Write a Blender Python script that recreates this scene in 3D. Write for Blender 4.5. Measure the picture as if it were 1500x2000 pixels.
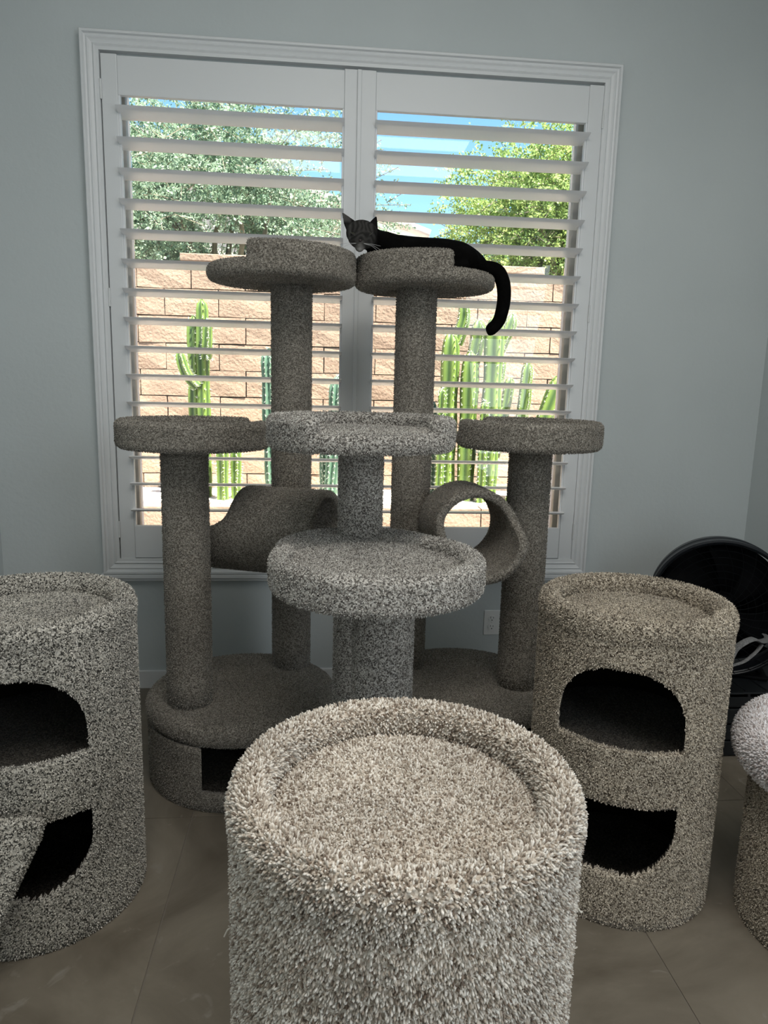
import bpy, bmesh, math, random
import numpy as np
from mathutils import Vector, Matrix, noise
PI = math.pi
for o in list(bpy.data.objects): bpy.data.objects.remove(o)
C = bpy.context.scene.collection
sc = bpy.context.scene

# ------------------------------------------------------------------ camera, sky, sun, lights, exposure
yaw, pitch, roll, FPX = 0.0938, 0.1766, 0.0244, 1387.0
cy_, sy_ = math.cos(yaw), math.sin(yaw); cp_, sp_ = math.cos(pitch), math.sin(pitch)
fwd = Vector((sy_*cp_, cy_*cp_, -sp_)); rgt = Vector((cy_, -sy_, 0)); upv = rgt.cross(fwd)
r2 = math.cos(roll)*rgt + math.sin(roll)*upv; u2 = -math.sin(roll)*rgt + math.cos(roll)*upv
cd = bpy.data.cameras.new('camera'); cam = bpy.data.objects.new('camera', cd); C.objects.link(cam)
M = Matrix((r2, u2, -fwd)).transposed().to_4x4(); M.translation = Vector((0, -3.0155, 1.3422))
cam.matrix_world = M
cd.sensor_fit = 'VERTICAL'; cd.sensor_height = 36.0; cd.lens = 36.0*FPX/2000.0
cd.clip_start = 0.02; cd.clip_end = 200
sc.camera = cam
sc.view_settings.view_transform = 'Standard'; sc.view_settings.look = 'None'
sc.view_settings.exposure = 0.0; sc.view_settings.gamma = 1.0; sc.view_settings.use_curve_mapping = False

SUN_DIR = Vector((0.25, -0.31, 0.92)).normalized()
w = bpy.data.worlds.new('world'); sc.world = w; w.use_nodes = True
nt = w.node_tree; nt.nodes.clear()
sky = nt.nodes.new('ShaderNodeTexSky'); sky.sky_type = 'NISHITA'; sky.sun_disc = False
sky.sun_elevation = math.asin(SUN_DIR.z); sky.sun_rotation = math.radians(150)
sky.air_density = 1.3; sky.dust_density = 0.3; sky.ozone_density = 3.0
hs = nt.nodes.new('ShaderNodeHueSaturation'); hs.inputs['Saturation'].default_value = 1.2
bg = nt.nodes.new('ShaderNodeBackground'); bg.inputs[1].default_value = 0.31
wo = nt.nodes.new('ShaderNodeOutputWorld')
nt.links.new(sky.outputs[0], hs.inputs['Color']); nt.links.new(hs.outputs[0], bg.inputs[0]); nt.links.new(bg.outputs[0], wo.inputs[0])

def light(name, kind, loc, direction, energy, color=(1, 1, 1), size=None, angle=None):
    l = bpy.data.lights.new(name, kind); l.energy = energy; l.color = color
    if kind == 'AREA': l.shape = 'RECTANGLE'; l.size, l.size_y = size
    if angle is not None: l.angle = angle
    o = bpy.data.objects.new(name, l); C.objects.link(o); o.location = loc
    o.rotation_euler = Vector(direction).to_track_quat('-Z', 'Y').to_euler(); return o
light('sun', 'SUN', (3, -5, 8), -SUN_DIR, 28.0, (1.0, 0.95, 0.87), angle=math.radians(0.6))
# unseen area lights stand in for room light
light('side_daylight', 'AREA', (1.90, -3.6, 1.35), (-1, 0.25, -0.12), 50, (0.86, 0.93, 1.0), size=(1.9, 2.1))  # stands in for daylight from the right, set before a solid wall
light('overhead_fill', 'AREA', (0.35, -2.6, 3.22), (0, 0.05, -1), 40, (1.0, 0.96, 0.9), size=(1.6, 1.6))  # added soft light from above, standing in for bounce off the ceiling

# ------------------------------------------------------------------ helpers
def prop(o, label=None, cat=None, group=None, kind=None):
    if label: o['label'] = label
    if cat: o['category'] = cat
    if group: o['group'] = group
    if kind: o['kind'] = kind
    return o
def empty(name, loc=(0, 0, 0), **k):
    o = bpy.data.objects.new(name, None); C.objects.link(o); o.location = loc; o.empty_display_size = .05
    return prop(o, **k)
def link(name, me, mat=None, parent=None, **k):
    o = bpy.data.objects.new(name, me); C.objects.link(o)
    if mat is not None and not me.materials: me.materials.append(mat)
    if parent is not None:
        o.parent = parent; o.matrix_parent_inverse = Matrix.Translation(-parent.location) if parent.parent is None else Matrix.Translation(-parent.matrix_parent_inverse.inverted().translation) if False else o.matrix_parent_inverse
        if parent.parent is None:
            o.matrix_parent_inverse = Matrix.Translation(-parent.location)
    return prop(o, **k)
def tomesh(bm, name, smooth=False, angle=None):
    me = bpy.data.meshes.new(name)
    bmesh.ops.recalc_face_normals(bm, faces=bm.faces)
    if smooth:
        for f in bm.faces: f.smooth = True
    bm.to_mesh(me); bm.free()
    if angle is not None and smooth:
        try: me.set_sharp_from_angle(angle=math.radians(angle))
        except Exception: pass
    return me
def obj(name, bm, mat, parent=None, smooth=False, angle=40, **k):
    return link(name, tomesh(bm, name, smooth, angle if smooth else None), mat, parent, **k)
def box(bm, x0, x1, y0, y1, z0, z1, bev=0.0):
    r = bmesh.ops.create_cube(bm, size=1.0)
    for v in r['verts']:
        v.co = Vector(((x0+x1)/2+v.co.x*(x1-x0), (y0+y1)/2+v.co.y*(y1-y0), (z0+z1)/2+v.co.z*(z1-z0)))
    if bev > 0:
        es = list({e for v in r['verts'] for e in v.link_edges})
        bmesh.ops.bevel(bm, geom=es, offset=bev, segments=2, profile=.5, affect='EDGES')
    return bm
def boxm(*a, **k): return box(bmesh.new(), *a, **k)
def lathe(bm, prof, seg=96, cx=0, cy=0, closed=False):
    """profile (r,z) turned round the vertical axis; r==0 ends close; closed joins last to first"""
    rings = []
    for r, z in prof:
        if r <= 1e-6: rings.append([bm.verts.new((cx, cy, z))])
        else: rings.append([bm.verts.new((cx+r*math.cos(2*PI*i/seg), cy+r*math.sin(2*PI*i/seg), z)) for i in range(seg)])
    n = len(rings); rng = range(n) if closed else range(n-1)
    for k in rng:
        a, b = rings[k], rings[(k+1) % n]
        for i in range(seg):
            j = (i+1) % seg
            if len(a) == 1 and len(b) == 1: continue
            if len(a) == 1: bm.faces.new((a[0], b[i], b[j]))
            elif len(b) == 1: bm.faces.new((a[i], a[j], b[0]))
            else: bm.faces.new((a[i], a[j], b[j], b[i]))
    return bm
def rdisc_profile(r, z0, z1, rr=None, n=6):
    """rounded disc"""
    h = z1-z0; rr = min(rr or h/2, h/2); p = [(0, z0)]
    for i in range(n+1):
        a = -PI/2+PI/2*i/n; p.append((r-rr+rr*math.cos(a), z0+rr+rr*math.sin(a)))
    for i in range(n+1):
        a = PI/2*i/n; p.append((r-rr+rr*math.cos(a), z1-rr+rr*math.sin(a)))
    p.append((0, z1)); return p
def rrect(w_, h_, r, n=4):
    pts = []
    for cx, cy, a0 in ((w_/2-r, h_/2-r, 0), (-w_/2+r, h_/2-r, PI/2), (-w_/2+r, -h_/2+r, PI), (w_/2-r, -h_/2+r, 3*PI/2)):
        for i in range(n+1):
            a = a0+PI/2*i/n; pts.append((cx+r*math.cos(a), cy+r*math.sin(a)))
    return pts
def arc_rim(bm, cx, cy, rmid, zmid, w_, h_, a0, a1, seg=60, rad=None):
    """padded rim on an arc; angle 0 faces -y, positive towards +x; rounded ends"""
    prof = rrect(w_, h_, rad or min(w_, h_)*.42)
    ts = []
    cap = w_*.45/rmid
    for q in (0.0, .25, .6, 1.0): ts.append((a0+cap*q, math.sqrt(max(0, 1-(1-q)**2))*.999+.001 if q < 1 else 1))
    for i in range(1, seg): ts.append((a0+cap+(a1-a0-2*cap)*i/seg, 1))
    for q in (1.0, .6, .25, 0.0): ts.append((a1-cap*q, math.sqrt(max(0, 1-(1-q)**2))*.999+.001 if q < 1 else 1))
    rings = []
    for a, s in ts:
        s = .55+.45*s if s > .01 else .5
        d = Vector((math.sin(a), -math.cos(a), 0))
        rings.append([bm.verts.new(Vector((cx, cy, zmid))+d*(rmid+u*s)+Vector((0, 0, v*(.8+.2*s)-(h_*.0)))) for u, v in prof])
    n = len(prof)
    for a, b in zip(rings, rings[1:]):
        for i in range(n): bm.faces.new((a[i], a[(i+1) % n], b[(i+1) % n], b[i]))
    bm.faces.new(rings[0]); bm.faces.new(rings[-1][::-1])
    return bm
def tube(bm, pts, rad, seg=10, flat=1.0, caps=True):
    pts = [Vector(p) for p in pts]; n = len(pts)
    rads = rad if hasattr(rad, '__len__') else [rad]*n
    up = None; rings = []
    for i, p in enumerate(pts):
        t = (pts[min(i+1, n-1)]-pts[max(i-1, 0)]).normalized()
        if up is None:
            up = Vector((0, 0, 1)) if abs(t.z) < .9 else Vector((1, 0, 0))
        x = t.cross(up).normalized(); up = x.cross(t).normalized()
        rings.append([bm.verts.new(p+(x*math.cos(2*PI*k/seg)+up*math.sin(2*PI*k/seg)*flat)*rads[i]) for k in range(seg)])
    for a, b in zip(rings, rings[1:]):
        for k in range(seg): bm.faces.new((a[k], a[(k+1) % seg], b[(k+1) % seg], b[k]))
    if caps: bm.faces.new(rings[0][::-1]); bm.faces.new(rings[-1])
    return bm
def spline(pts, n=8):
    P = [Vector(p) for p in pts]; out = []
    for i in range(len(P)-1):
        p0, p1, p2, p3 = P[max(i-1, 0)], P[i], P[i+1], P[min(i+2, len(P)-1)]
        for k in range(n):
            t = k/n
            out.append(.5*((2*p1)+(-p0+p2)*t+(2*p0-5*p1+4*p2-p3)*t*t+(-p0+3*p1-3*p2+p3)*t**3))
    out.append(P[-1]); return out
def ellipsoid(bm, c, r, sub=3, rot=None):
    q = bmesh.ops.create_icosphere(bm, subdivisions=sub, radius=1.0)
    for v in q['verts']:
        p = Vector((v.co.x*r[0], v.co.y*r[1], v.co.z*r[2]))
        if rot: p = rot @ p
        v.co = p+Vector(c)
    return bm

# ------------------------------------------------------------------ materials
def mat(name, col=(.8, .8, .8), rough=.6, metal=0, spec=.5, build=None):
    m = bpy.data.materials.new(name); m.use_nodes = True
    b = m.node_tree.nodes['Principled BSDF']
    b.inputs['Base Color'].default_value = (*col, 1); b.inputs['Roughness'].default_value = rough
    b.inputs['Metallic'].default_value = metal; b.inputs['Specular IOR Level'].default_value = spec
    if build: build(m.node_tree, b)
    return m
def N(t, ty, **k):
    n = t.nodes.new(ty)
    for a, v in k.items(): setattr(n, a, v)
    return n
def noise_col(scale, c0, c1, detail=4, p0=.35, p1=.65, bump=0, bscale=None, dist=.01, obj_rand=0.0):
    def f(t, b):
        g = N(t, 'ShaderNodeNewGeometry')
        n = N(t, 'ShaderNodeTexNoise'); n.inputs['Scale'].default_value = scale; n.inputs['Detail'].default_value = detail
        t.links.new(g.outputs['Position'], n.inputs['Vector'])
        r = N(t, 'ShaderNodeValToRGB'); r.color_ramp.elements[0].position = p0; r.color_ramp.elements[1].position = p1
        r.color_ramp.elements[0].color = (*c0, 1); r.color_ramp.elements[1].color = (*c1, 1)
        t.links.new(n.outputs[0], r.inputs[0]); out = r.outputs[0]
        if obj_rand:
            oi = N(t, 'ShaderNodeObjectInfo'); mr = N(t, 'ShaderNodeMapRange')
            mr.inputs[3].default_value = 1-obj_rand; mr.inputs[4].default_value = 1+obj_rand
            t.links.new(oi.outputs['Random'], mr.inputs[0])
            h = N(t, 'ShaderNodeHueSaturation'); t.links.new(mr.outputs[0], h.inputs['Value']); t.links.new(out, h.inputs['Color']); out = h.outputs[0]
        t.links.new(out, b.inputs['Base Color'])
        if bump:
            n2 = N(t, 'ShaderNodeTexNoise'); n2.inputs['Scale'].default_value = bscale or scale*4; n2.inputs['Detail'].default_value = 3
            t.links.new(g.outputs['Position'], n2.inputs['Vector'])
            bp = N(t, 'ShaderNodeBump'); bp.inputs['Strength'].default_value = bump; bp.inputs['Distance'].default_value = dist
            t.links.new(n2.outputs[0], bp.inputs['Height']); t.links.new(bp.outputs[0], b.inputs['Normal'])
    return f
def carpet_mat(name, dark, mid, light, base=.25, p=(.15, .5, .85), nscale=6):
    """colour of each tuft from its own 'tint' value (yarn of mixed shades)"""
    def f(t, b):
        a = N(t, 'ShaderNodeAttribute', attribute_name='tint')
        r = N(t, 'ShaderNodeValToRGB'); e = r.color_ramp.elements
        e[0].position, e[0].color = p[0], (*dark, 1); e[1].position, e[1].color = p[2], (*light, 1)
        m_ = e.new(p[1]); m_.color = (*mid, 1)
        g = N(t, 'ShaderNodeNewGeometry')
        vo = N(t, 'ShaderNodeTexVoronoi'); vo.inputs['Scale'].default_value = 300; t.links.new(g.outputs['Position'], vo.inputs['Vector'])
        sp_ = N(t, 'ShaderNodeSeparateColor'); t.links.new(vo.outputs['Color'], sp_.inputs[0])
        dk = N(t, 'ShaderNodeMath', operation='MULTIPLY'); dk.inputs[1].default_value = .75; t.links.new(sp_.outputs[0], dk.inputs[0])
        lt = N(t, 'ShaderNodeMath', operation='LESS_THAN'); lt.inputs[1].default_value = -.5; t.links.new(a.outputs['Fac'], lt.inputs[0])
        mf = N(t, 'ShaderNodeMix'); t.links.new(lt.outputs[0], mf.inputs[0]); t.links.new(a.outputs['Fac'], mf.inputs[2]); t.links.new(dk.outputs[0], mf.inputs[3])
        t.links.new(mf.outputs[0], r.inputs[0])
        n = N(t, 'ShaderNodeTexNoise'); n.inputs['Scale'].default_value = nscale; n.inputs['Detail'].default_value = 2
        t.links.new(g.outputs['Position'], n.inputs['Vector'])
        mr = N(t, 'ShaderNodeMapRange'); mr.inputs[1].default_value = .3; mr.inputs[2].default_value = .7; mr.inputs[3].default_value = .86; mr.inputs[4].default_value = 1.12
        t.links.new(n.outputs[0], mr.inputs[0])
        h = N(t, 'ShaderNodeHueSaturation'); t.links.new(mr.outputs[0], h.inputs['Value']); t.links.new(r.outputs[0], h.inputs['Color'])
        t.links.new(h.outputs[0], b.inputs['Base Color'])
        b.inputs['Sheen Weight'].default_value = .15; b.inputs['Sheen Roughness'].default_value = .5
    return mat(name, (.4, .38, .35), .95, spec=.15, build=f)

M_wall = mat('painted_wall', rough=.85, spec=.25, build=noise_col(1.2, (.55, .595, .60), (.59, .635, .64), bump=.25, bscale=55, dist=.004))
M_ceil = mat('ceiling_paint', (.78, .79, .78), .9)
M_trim = mat('white_trim', (.74, .76, .77), .38, spec=.4)
M_louver = mat('white_louver', (.95, .95, .955), .35, spec=.45)
M_hinge = mat('painted_hinge', (.7, .72, .72), .35)
M_vinyl = mat('tan_window_frame', (.50, .49, .46), .5)
M_jamb = mat('white_jamb', (.80, .82, .84), .5)
M_grout = mat('grout', (.21, .185, .155), .9)
def tile_build(t, b):
    g = N(t, 'ShaderNodeNewGeometry')
    n = N(t, 'ShaderNodeTexNoise'); n.inputs['Scale'].default_value = 2.2; n.inputs['Detail'].default_value = 8; n.inputs['Roughness'].default_value = .6; n.inputs['Distortion'].default_value = 1.2
    t.links.new(g.outputs['Position'], n.inputs['Vector'])
    r = N(t, 'ShaderNodeValToRGB'); e = r.color_ramp.elements
    e[0].position, e[0].color = .3, (.120, .100, .074, 1); e[1].position, e[1].color = .72, (.275, .242, .192, 1)
    t.links.new(n.outputs[0], r.inputs[0])
    v = N(t, 'ShaderNodeTexNoise'); v.inputs['Scale'].default_value = 9; v.inputs['Detail'].default_value = 6; v.inputs['Distortion'].default_value = 2
    t.links.new(g.outputs['Position'], v.inputs['Vector'])
    r2_ = N(t, 'ShaderNodeValToRGB'); r2_.color_ramp.elements[0].position = .64; r2_.color_ramp.elements[1].position = .74
    t.links.new(v.outputs[0], r2_.inputs[0])
    mx = N(t, 'ShaderNodeMix', data_type='RGBA'); mx.inputs[7].default_value = (.36, .34, .30, 1)
    ml = N(t, 'ShaderNodeMath', operation='MULTIPLY'); ml.inputs[1].default_value = .45
    t.links.new(r2_.outputs[0], ml.inputs[0]); t.links.new(ml.outputs[0], mx.inputs[0]); t.links.new(r.outputs[0], mx.inputs[6])
    oi = N(t, 'ShaderNodeObjectInfo'); mr = N(t, 'ShaderNodeMapRange'); mr.inputs[3].default_value = .93; mr.inputs[4].default_value = 1.07
    t.links.new(oi.outputs['Random'], mr.inputs[0])
    h = N(t, 'ShaderNodeHueSaturation'); t.links.new(mr.outputs[0], h.inputs['Value']); t.links.new(mx.outputs[2], h.inputs['Color'])
    t.links.new(h.outputs[0], b.inputs['Base Color'])
    bp = N(t, 'ShaderNodeBump'); bp.inputs['Strength'].default_value = .12; bp.inputs['Distance'].default_value = .004
    t.links.new(v.outputs[0], bp.inputs['Height']); t.links.new(bp.outputs[0], b.inputs['Normal'])
M_tile = mat('stone_tile', rough=.42, spec=.4, build=tile_build)
M_front = carpet_mat('beige_shag', (.20, .148, .11), (.52, .45, .37), (.88, .83, .75), p=(.05, .35, .8))
M_left = carpet_mat('salt_and_pepper_carpet', (.055, .052, .046), (.46, .435, .38), (.84, .80, .73), p=(.17, .42, .85))
M_right = carpet_mat('brown_fleck_carpet', (.08, .062, .045), (.42, .365, .285), (.78, .70, .58), p=(.12, .42, .85))
M_white = carpet_mat('pale_shag', (.45, .38, .36), (.80, .75, .74), (.94, .92, .94), p=(.05, .35, .8))
M_tree = carpet_mat('grey_beige_carpet', (.11, .097, .08), (.255, .234, .20), (.44, .41, .355), p=(.1, .45, .9))
M_mid = carpet_mat('speckled_grey_carpet', (.10, .09, .08), (.40, .375, .34), (.74, .72, .67), p=(.15, .45, .9))
M_block = mat('slump_block', rough=.9, spec=.2, build=noise_col(3.5, (.30, .205, .15), (.39, .275, .20), bump=.6, bscale=45, dist=.012, obj_rand=.07))
M_mortar = mat('mortar', (.07, .05, .04), .95)
M_ground = mat('gravel', rough=.95, build=noise_col(60, (.62, .52, .44), (.80, .72, .64), bump=1, bscale=120, dist=.01))
M_stucco = mat('neighbour_stucco', rough=.9, build=noise_col(5, (.44, .39, .35), (.48, .43, .39)))
M_rooftile = mat('pale_roof_tile', rough=.8, build=noise_col(3, (.40, .33, .30), (.48, .41, .38)))
M_fascia = mat('white_fascia', (.75, .74, .72), .6)
M_bark = mat('bark', rough=.9, build=noise_col(12, (.16, .13, .09), (.26, .22, .15), bump=.5))
def leaf_mat(name, c0, c1):
    def f(t, b):
        a = N(t, 'ShaderNodeAttribute', attribute_name='tint')
        r = N(t, 'ShaderNodeValToRGB'); r.color_ramp.elements[0].color = (*c0, 1); r.color_ramp.elements[1].color = (*c1, 1)
        t.links.new(a.outputs['Fac'], r.inputs[0]); t.links.new(r.outputs[0], b.inputs['Base Color'])
        tr = N(t, 'ShaderNodeBsdfTranslucent'); t.links.new(r.outputs[0], tr.inputs[0])
        mx = N(t, 'ShaderNodeMixShader'); mx.inputs[0].default_value = .4
        out = t.nodes['Material Output']
        t.links.new(b.outputs[0], mx.inputs[1]); t.links.new(tr.outputs[0], mx.inputs[2]); t.links.new(mx.outputs[0], out.inputs[0])
    return mat(name, rough=.6, build=f)
M_leafL = leaf_mat('grey_green_leaf', (.11, .19, .11), (.46, .56, .40))
M_leafR = leaf_mat('yellow_green_leaf', (.14, .25, .06), (.50, .58, .20))
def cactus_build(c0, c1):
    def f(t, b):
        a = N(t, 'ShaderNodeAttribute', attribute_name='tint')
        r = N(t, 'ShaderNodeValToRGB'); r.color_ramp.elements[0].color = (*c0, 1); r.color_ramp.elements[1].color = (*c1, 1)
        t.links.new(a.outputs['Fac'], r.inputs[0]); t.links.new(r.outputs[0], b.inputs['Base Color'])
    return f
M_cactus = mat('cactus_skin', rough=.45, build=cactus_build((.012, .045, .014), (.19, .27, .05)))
M_cactusB = mat('blue_cactus_skin', rough=.5, build=cactus_build((.035, .09, .06), (.13, .21, .14)))
M_spine = mat('pale_spines', (.80, .80, .70), .7)
M_black = mat('black_plastic', (.003, .003, .004), .6, spec=.12)
M_blackhi = mat('black_housing', (.012, .014, .018), .35, spec=.4)
M_wire = mat('grille_wire', (.002, .003, .004), .55, spec=.12)
M_box = mat('black_crate', (.008, .010, .012), .5)
M_strap = mat('grey_webbing', rough=.9, build=noise_col(260, (.12, .12, .12), (.25, .25, .25)))
M_inner = mat('shaded_inside', (.022, .018, .014), .95, spec=.1)  # near-black colour stands in for the shade inside the openings
M_shelf = carpet_mat('shaded_shelf_carpet', (.02, .018, .015), (.07, .06, .05), (.13, .12, .10))  # carpet colour darkened to paint in the shade on the inside shelves
M_plate = mat('outlet_plate', (.82, .83, .82), .35)
M_slot = mat('outlet_slot', (.02, .02, .02), .6)
M_thread = mat('loose_yarn', (.72, .68, .60), .9)
def glass_mat():
    m = bpy.data.materials.new('window_glass'); m.use_nodes = True; t = m.node_tree; t.nodes.clear()
    o = N(t, 'ShaderNodeOutputMaterial'); tr = N(t, 'ShaderNodeBsdfTransparent'); gl = N(t, 'ShaderNodeBsdfGlossy'); gl.inputs['Roughness'].default_value = .01
    tr.inputs[0].default_value = (.95, .98, .97, 1)
    fr = N(t, 'ShaderNodeFresnel'); fr.inputs[0].default_value = 1.45; mx = N(t, 'ShaderNodeMixShader')
    t.links.new(fr.outputs[0], mx.inputs[0]); t.links.new(tr.outputs[0], mx.inputs[1]); t.links.new(gl.outputs[0], mx.inputs[2]); t.links.new(mx.outputs[0], o.inputs[0])
    return m
M_glass = glass_mat()

# ------------------------------------------------------------------ room shell
RX0, RX1, RY0, RH = -1.322, 1.958, -5.2, 3.3
WY = 0.025                     # inner face of the window wall
OX0, OX1, OZ0, OZ1 = -.80, 1.10, .62, 2.52
bm = bmesh.new()
for a in ((RX0-.15, OX0, WY, WY+.2, -.05, RH), (OX1, RX1+.15, WY, WY+.2, -.05, RH), (OX0, OX1, WY, WY+.2, -.05, OZ0), (OX0, OX1, WY, WY+.2, OZ1, RH)): box(bm, *a)
obj('wall_back', bm, M_wall, kind='structure')
obj('wall_left', boxm(RX0-.15, RX0, RY0, WY, -.05, RH), M_wall, kind='structure')
obj('wall_right', boxm(RX1, RX1+.15, RY0, WY, -.05, RH), M_wall, kind='structure')
obj('wall_front', boxm(RX0-.15, RX1+.15, RY0-.15, RY0, -.05, RH), M_wall, kind='structure')
obj('ceiling', boxm(RX0-.15, RX1+.15, RY0-.15, WY+.2, RH, RH+.15), M_ceil, kind='structure')
floor = obj('floor', boxm(RX0, RX1, RY0, WY, -.06, -.0025), M_grout, kind='structure')
TS = .6075; tx = -.385-2*TS; 
xs = [tx+i*TS for i in range(8)]; ys = [-.955-i*TS*2 for i in range(-1, 5)]
for i in range(7):
    for j in range(5):
        x0, x1 = max(xs[i]+.0015, RX0), min(xs[i+1]-.0015, RX1); y1, y0 = min(ys[j]-.0015, WY), max(ys[j+1]+.0015, RY0)
        if x1-x0 < .02 or y1-y0 < .02: continue
        b_ = bmesh.new(); box(b_, x0, x1, y0, y1, -.010, 0, .0012)
        obj('tile', b_, M_tile, floor)
for nm, a in (('baseboard_back', (RX0, RX1, WY-.014, WY)), ('baseboard_left', (RX0, RX0+.014, RY0, WY-.014)), ('baseboard_right', (RX1-.014, RX1, RY0, WY-.014))):
    b_ = bmesh.new(); box(b_, *a, 0, .082, .003)
    obj(nm, b_, M_trim, kind='structure')
    # moulded top bead
# ------------------------------------------------------------------ window casing and shutters
def frame_mesh(levels):
    """mitred picture frame; levels = list of (inset from outer edge, y of face)"""
    X0, X1, Z0, Z1 = -.902, 1.199, .526, 2.623
    bm = bmesh.new(); rings = []
    for ins, y in levels:
        rings.append([bm.verts.new(p) for p in ((X0+ins, y, Z0+ins), (X1-ins, y, Z0+ins), (X1-ins, y, Z1-ins), (X0+ins, y, Z1-ins))])
    for a, b in zip(rings, rings[1:]):
        for i in range(4): bm.faces.new((a[i], a[(i+1) % 4], b[(i+1) % 4], b[i]))
    return bm
lv = [(0, WY+.001), (0, -.012), (.004, -.018), (.012, -.018), (.016, -.010), (.022, -.008), (.028, -.012), (.034, -.008), (.044, -.004), (.050, -.010), (.056, -.006), (.0675, -.005), (.0675, WY+.03), (.0, WY+.001)]
obj('trim_1', frame_mesh(lv), M_trim, kind='structure')
b_ = bmesh.new(); box(b_, -.915, 1.212, -.016, WY-.001, .508, .526, .003); box(b_, -.908, 1.205, -.006, WY-.001, .495, .508, .002)
obj('trim_2', b_, M_trim, kind='structure')
# window unit behind the shutters
win = empty('window_1', (.15, .15, OZ0), kind='structure')
b_ = bmesh.new()
for a in ((OX0, OX0+.026), (OX1-.026, OX1)): box(b_, a[0], a[1], .115, .185, OZ0, OZ1, .003)
box(b_, OX0+.035, OX1-.035, .115, .185, OZ0, OZ0+.04, .003); box(b_, OX0+.035, OX1-.035, .115, .185, OZ1-.04, OZ1, .003)
box(b_, .125, .185, .12, .18, OZ0+.04, OZ1-.04, .003)
obj('frame', b_, M_vinyl, win)
for x0, x1 in ((OX0+.035, .125), (.185, OX1-.035)):
    bm = bmesh.new(); box(bm, x0, x1, .148, .154, OZ0+.04, OZ1-.04)
    obj('pane', bm, M_glass, win)

def shutter(x0, x1, hinge_left, label):
    t = empty('shutter_panel', ((x0+x1)/2, .0, .59), label=label, cat='shutter', group='louvred shutters on the window')
    Z0, Z1 = .592, 2.547; SW = .060; ZB, ZT = .734, 2.405
    for a, b in ((x0, x0+SW), (x1-SW, x1)):
        obj('stile', boxm(a, b, .0, .028, Z0, Z1, bev=.003), M_trim, t)
    obj('top_rail', boxm(x0+SW, x1-SW, .003, .026, ZT, Z1-.004, bev=.002), M_trim, t)
    obj('bottom_rail', boxm(x0+SW, x1-SW, .003, .026, Z0+.004, ZB, bev=.002), M_trim, t)
    # beads beside the louvres
    for k, a in enumerate((x0+SW, x1-SW-.007)):
        obj('bead', boxm(a, a+.007, .004, .024, ZB, ZT, bev=.001), M_jamb, t)
    # louvres: lens section, front edge tilted up
    sec = []
    W, T, n = .057, .0058, 8
    for i in range(n+1):
        u = -1+2*i/n; sec.append((u*W, T*math.sqrt(max(0, 1-u*u))**.8+.0008))
    for i in range(n-1, 0, -1):
        u = -1+2*i/n; sec.append((u*W, -T*math.sqrt(max(0, 1-u*u))**.8-.0008))
    bm = bmesh.new(); L = (x1-x0)/2-SW+.0015
    rr = [[bm.verts.new((s*(L+ (0.012 if abs(yy) > .05 and yy < 0 else 0)*0), yy, zz)) for yy, zz in sec] for s in (-1, 1)]
    m_ = len(sec)
    for i in range(m_): bm.faces.new((rr[0][i], rr[0][(i+1) % m_], rr[1][(i+1) % m_], rr[1][i]))
    bm.faces.new(rr[0]); bm.faces.new(rr[1][::-1])
    me = tomesh(bm, 'louver', True, 35); me.materials.append(M_louver)
    rnd = random.Random(3 if hinge_left else 5)
    for k in range(15):
        o = link('louver', me, None, t)
        zc = .8005+.1104*k
        o.location = ((x0+x1)/2, .014, zc); o.rotation_euler = (-math.radians(9.0+rnd.uniform(-.5, .5)), 0, 0)
    hx = x0 if hinge_left else x1
    for hz in (2.42, 1.66, .72):
        b = bmesh.new(); s = -1 if hinge_left else 1
        tube(b, [(hx+s*.001, -.004, hz-.035), (hx+s*.001, -.004, hz+.035)], .0045, 10)
        obj('hinge', b, M_hinge, t, smooth=True)
    return t
s1 = shutter(-.831, .149, True, 'left white shutter panel with fifteen tilted louvers and hinges on its left stile')
s2 = shutter(.153, 1.132, False, 'right white shutter panel with fifteen tilted louvers behind the cat')
obj('astragal', boxm(.139, .156, -.009, .0, .594, 2.545, bev=.003), M_trim, s1)

# outlet
t = empty('wall_outlet', (.7842, WY, .2975), label='white duplex power outlet plate on the wall below the window', cat='outlet')
ox, oz = .790, .291
obj('cover_plate', boxm(ox-.036, ox+.036, WY-.006, WY, oz-.058, oz+.058, bev=.002), M_plate, t)
for dz in (-.02, .02):
    b = bmesh.new(); lathe(b, [(0, 0), (.0165, 0), (.0165, .003), (0, .003)], 28)
    for v in b.verts: v.co = Vector((ox+v.co.x, WY-.006-v.co.z, oz+dz+v.co.y*.85))
    rc = obj('receptacle', b, M_plate, t)
    b = bmesh.new()
    for dx, h in ((-.0062, .0085), (.0062, .0065)): box(b, ox+dx-.001, ox+dx+.001, WY-.0095, WY-.0089, oz+dz+.001, oz+dz+.001+h)
    box(b, ox-.0022, ox+.0022, WY-.0095, WY-.0089, oz+dz-.0095, oz+dz-.005)
    obj('slots', b, M_slot, t)
b = bmesh.new(); ellipsoid(b, (ox, WY-.0065, oz), (.003, .0015, .003), 2); obj('screw', b, M_hinge, t, smooth=True)

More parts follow.
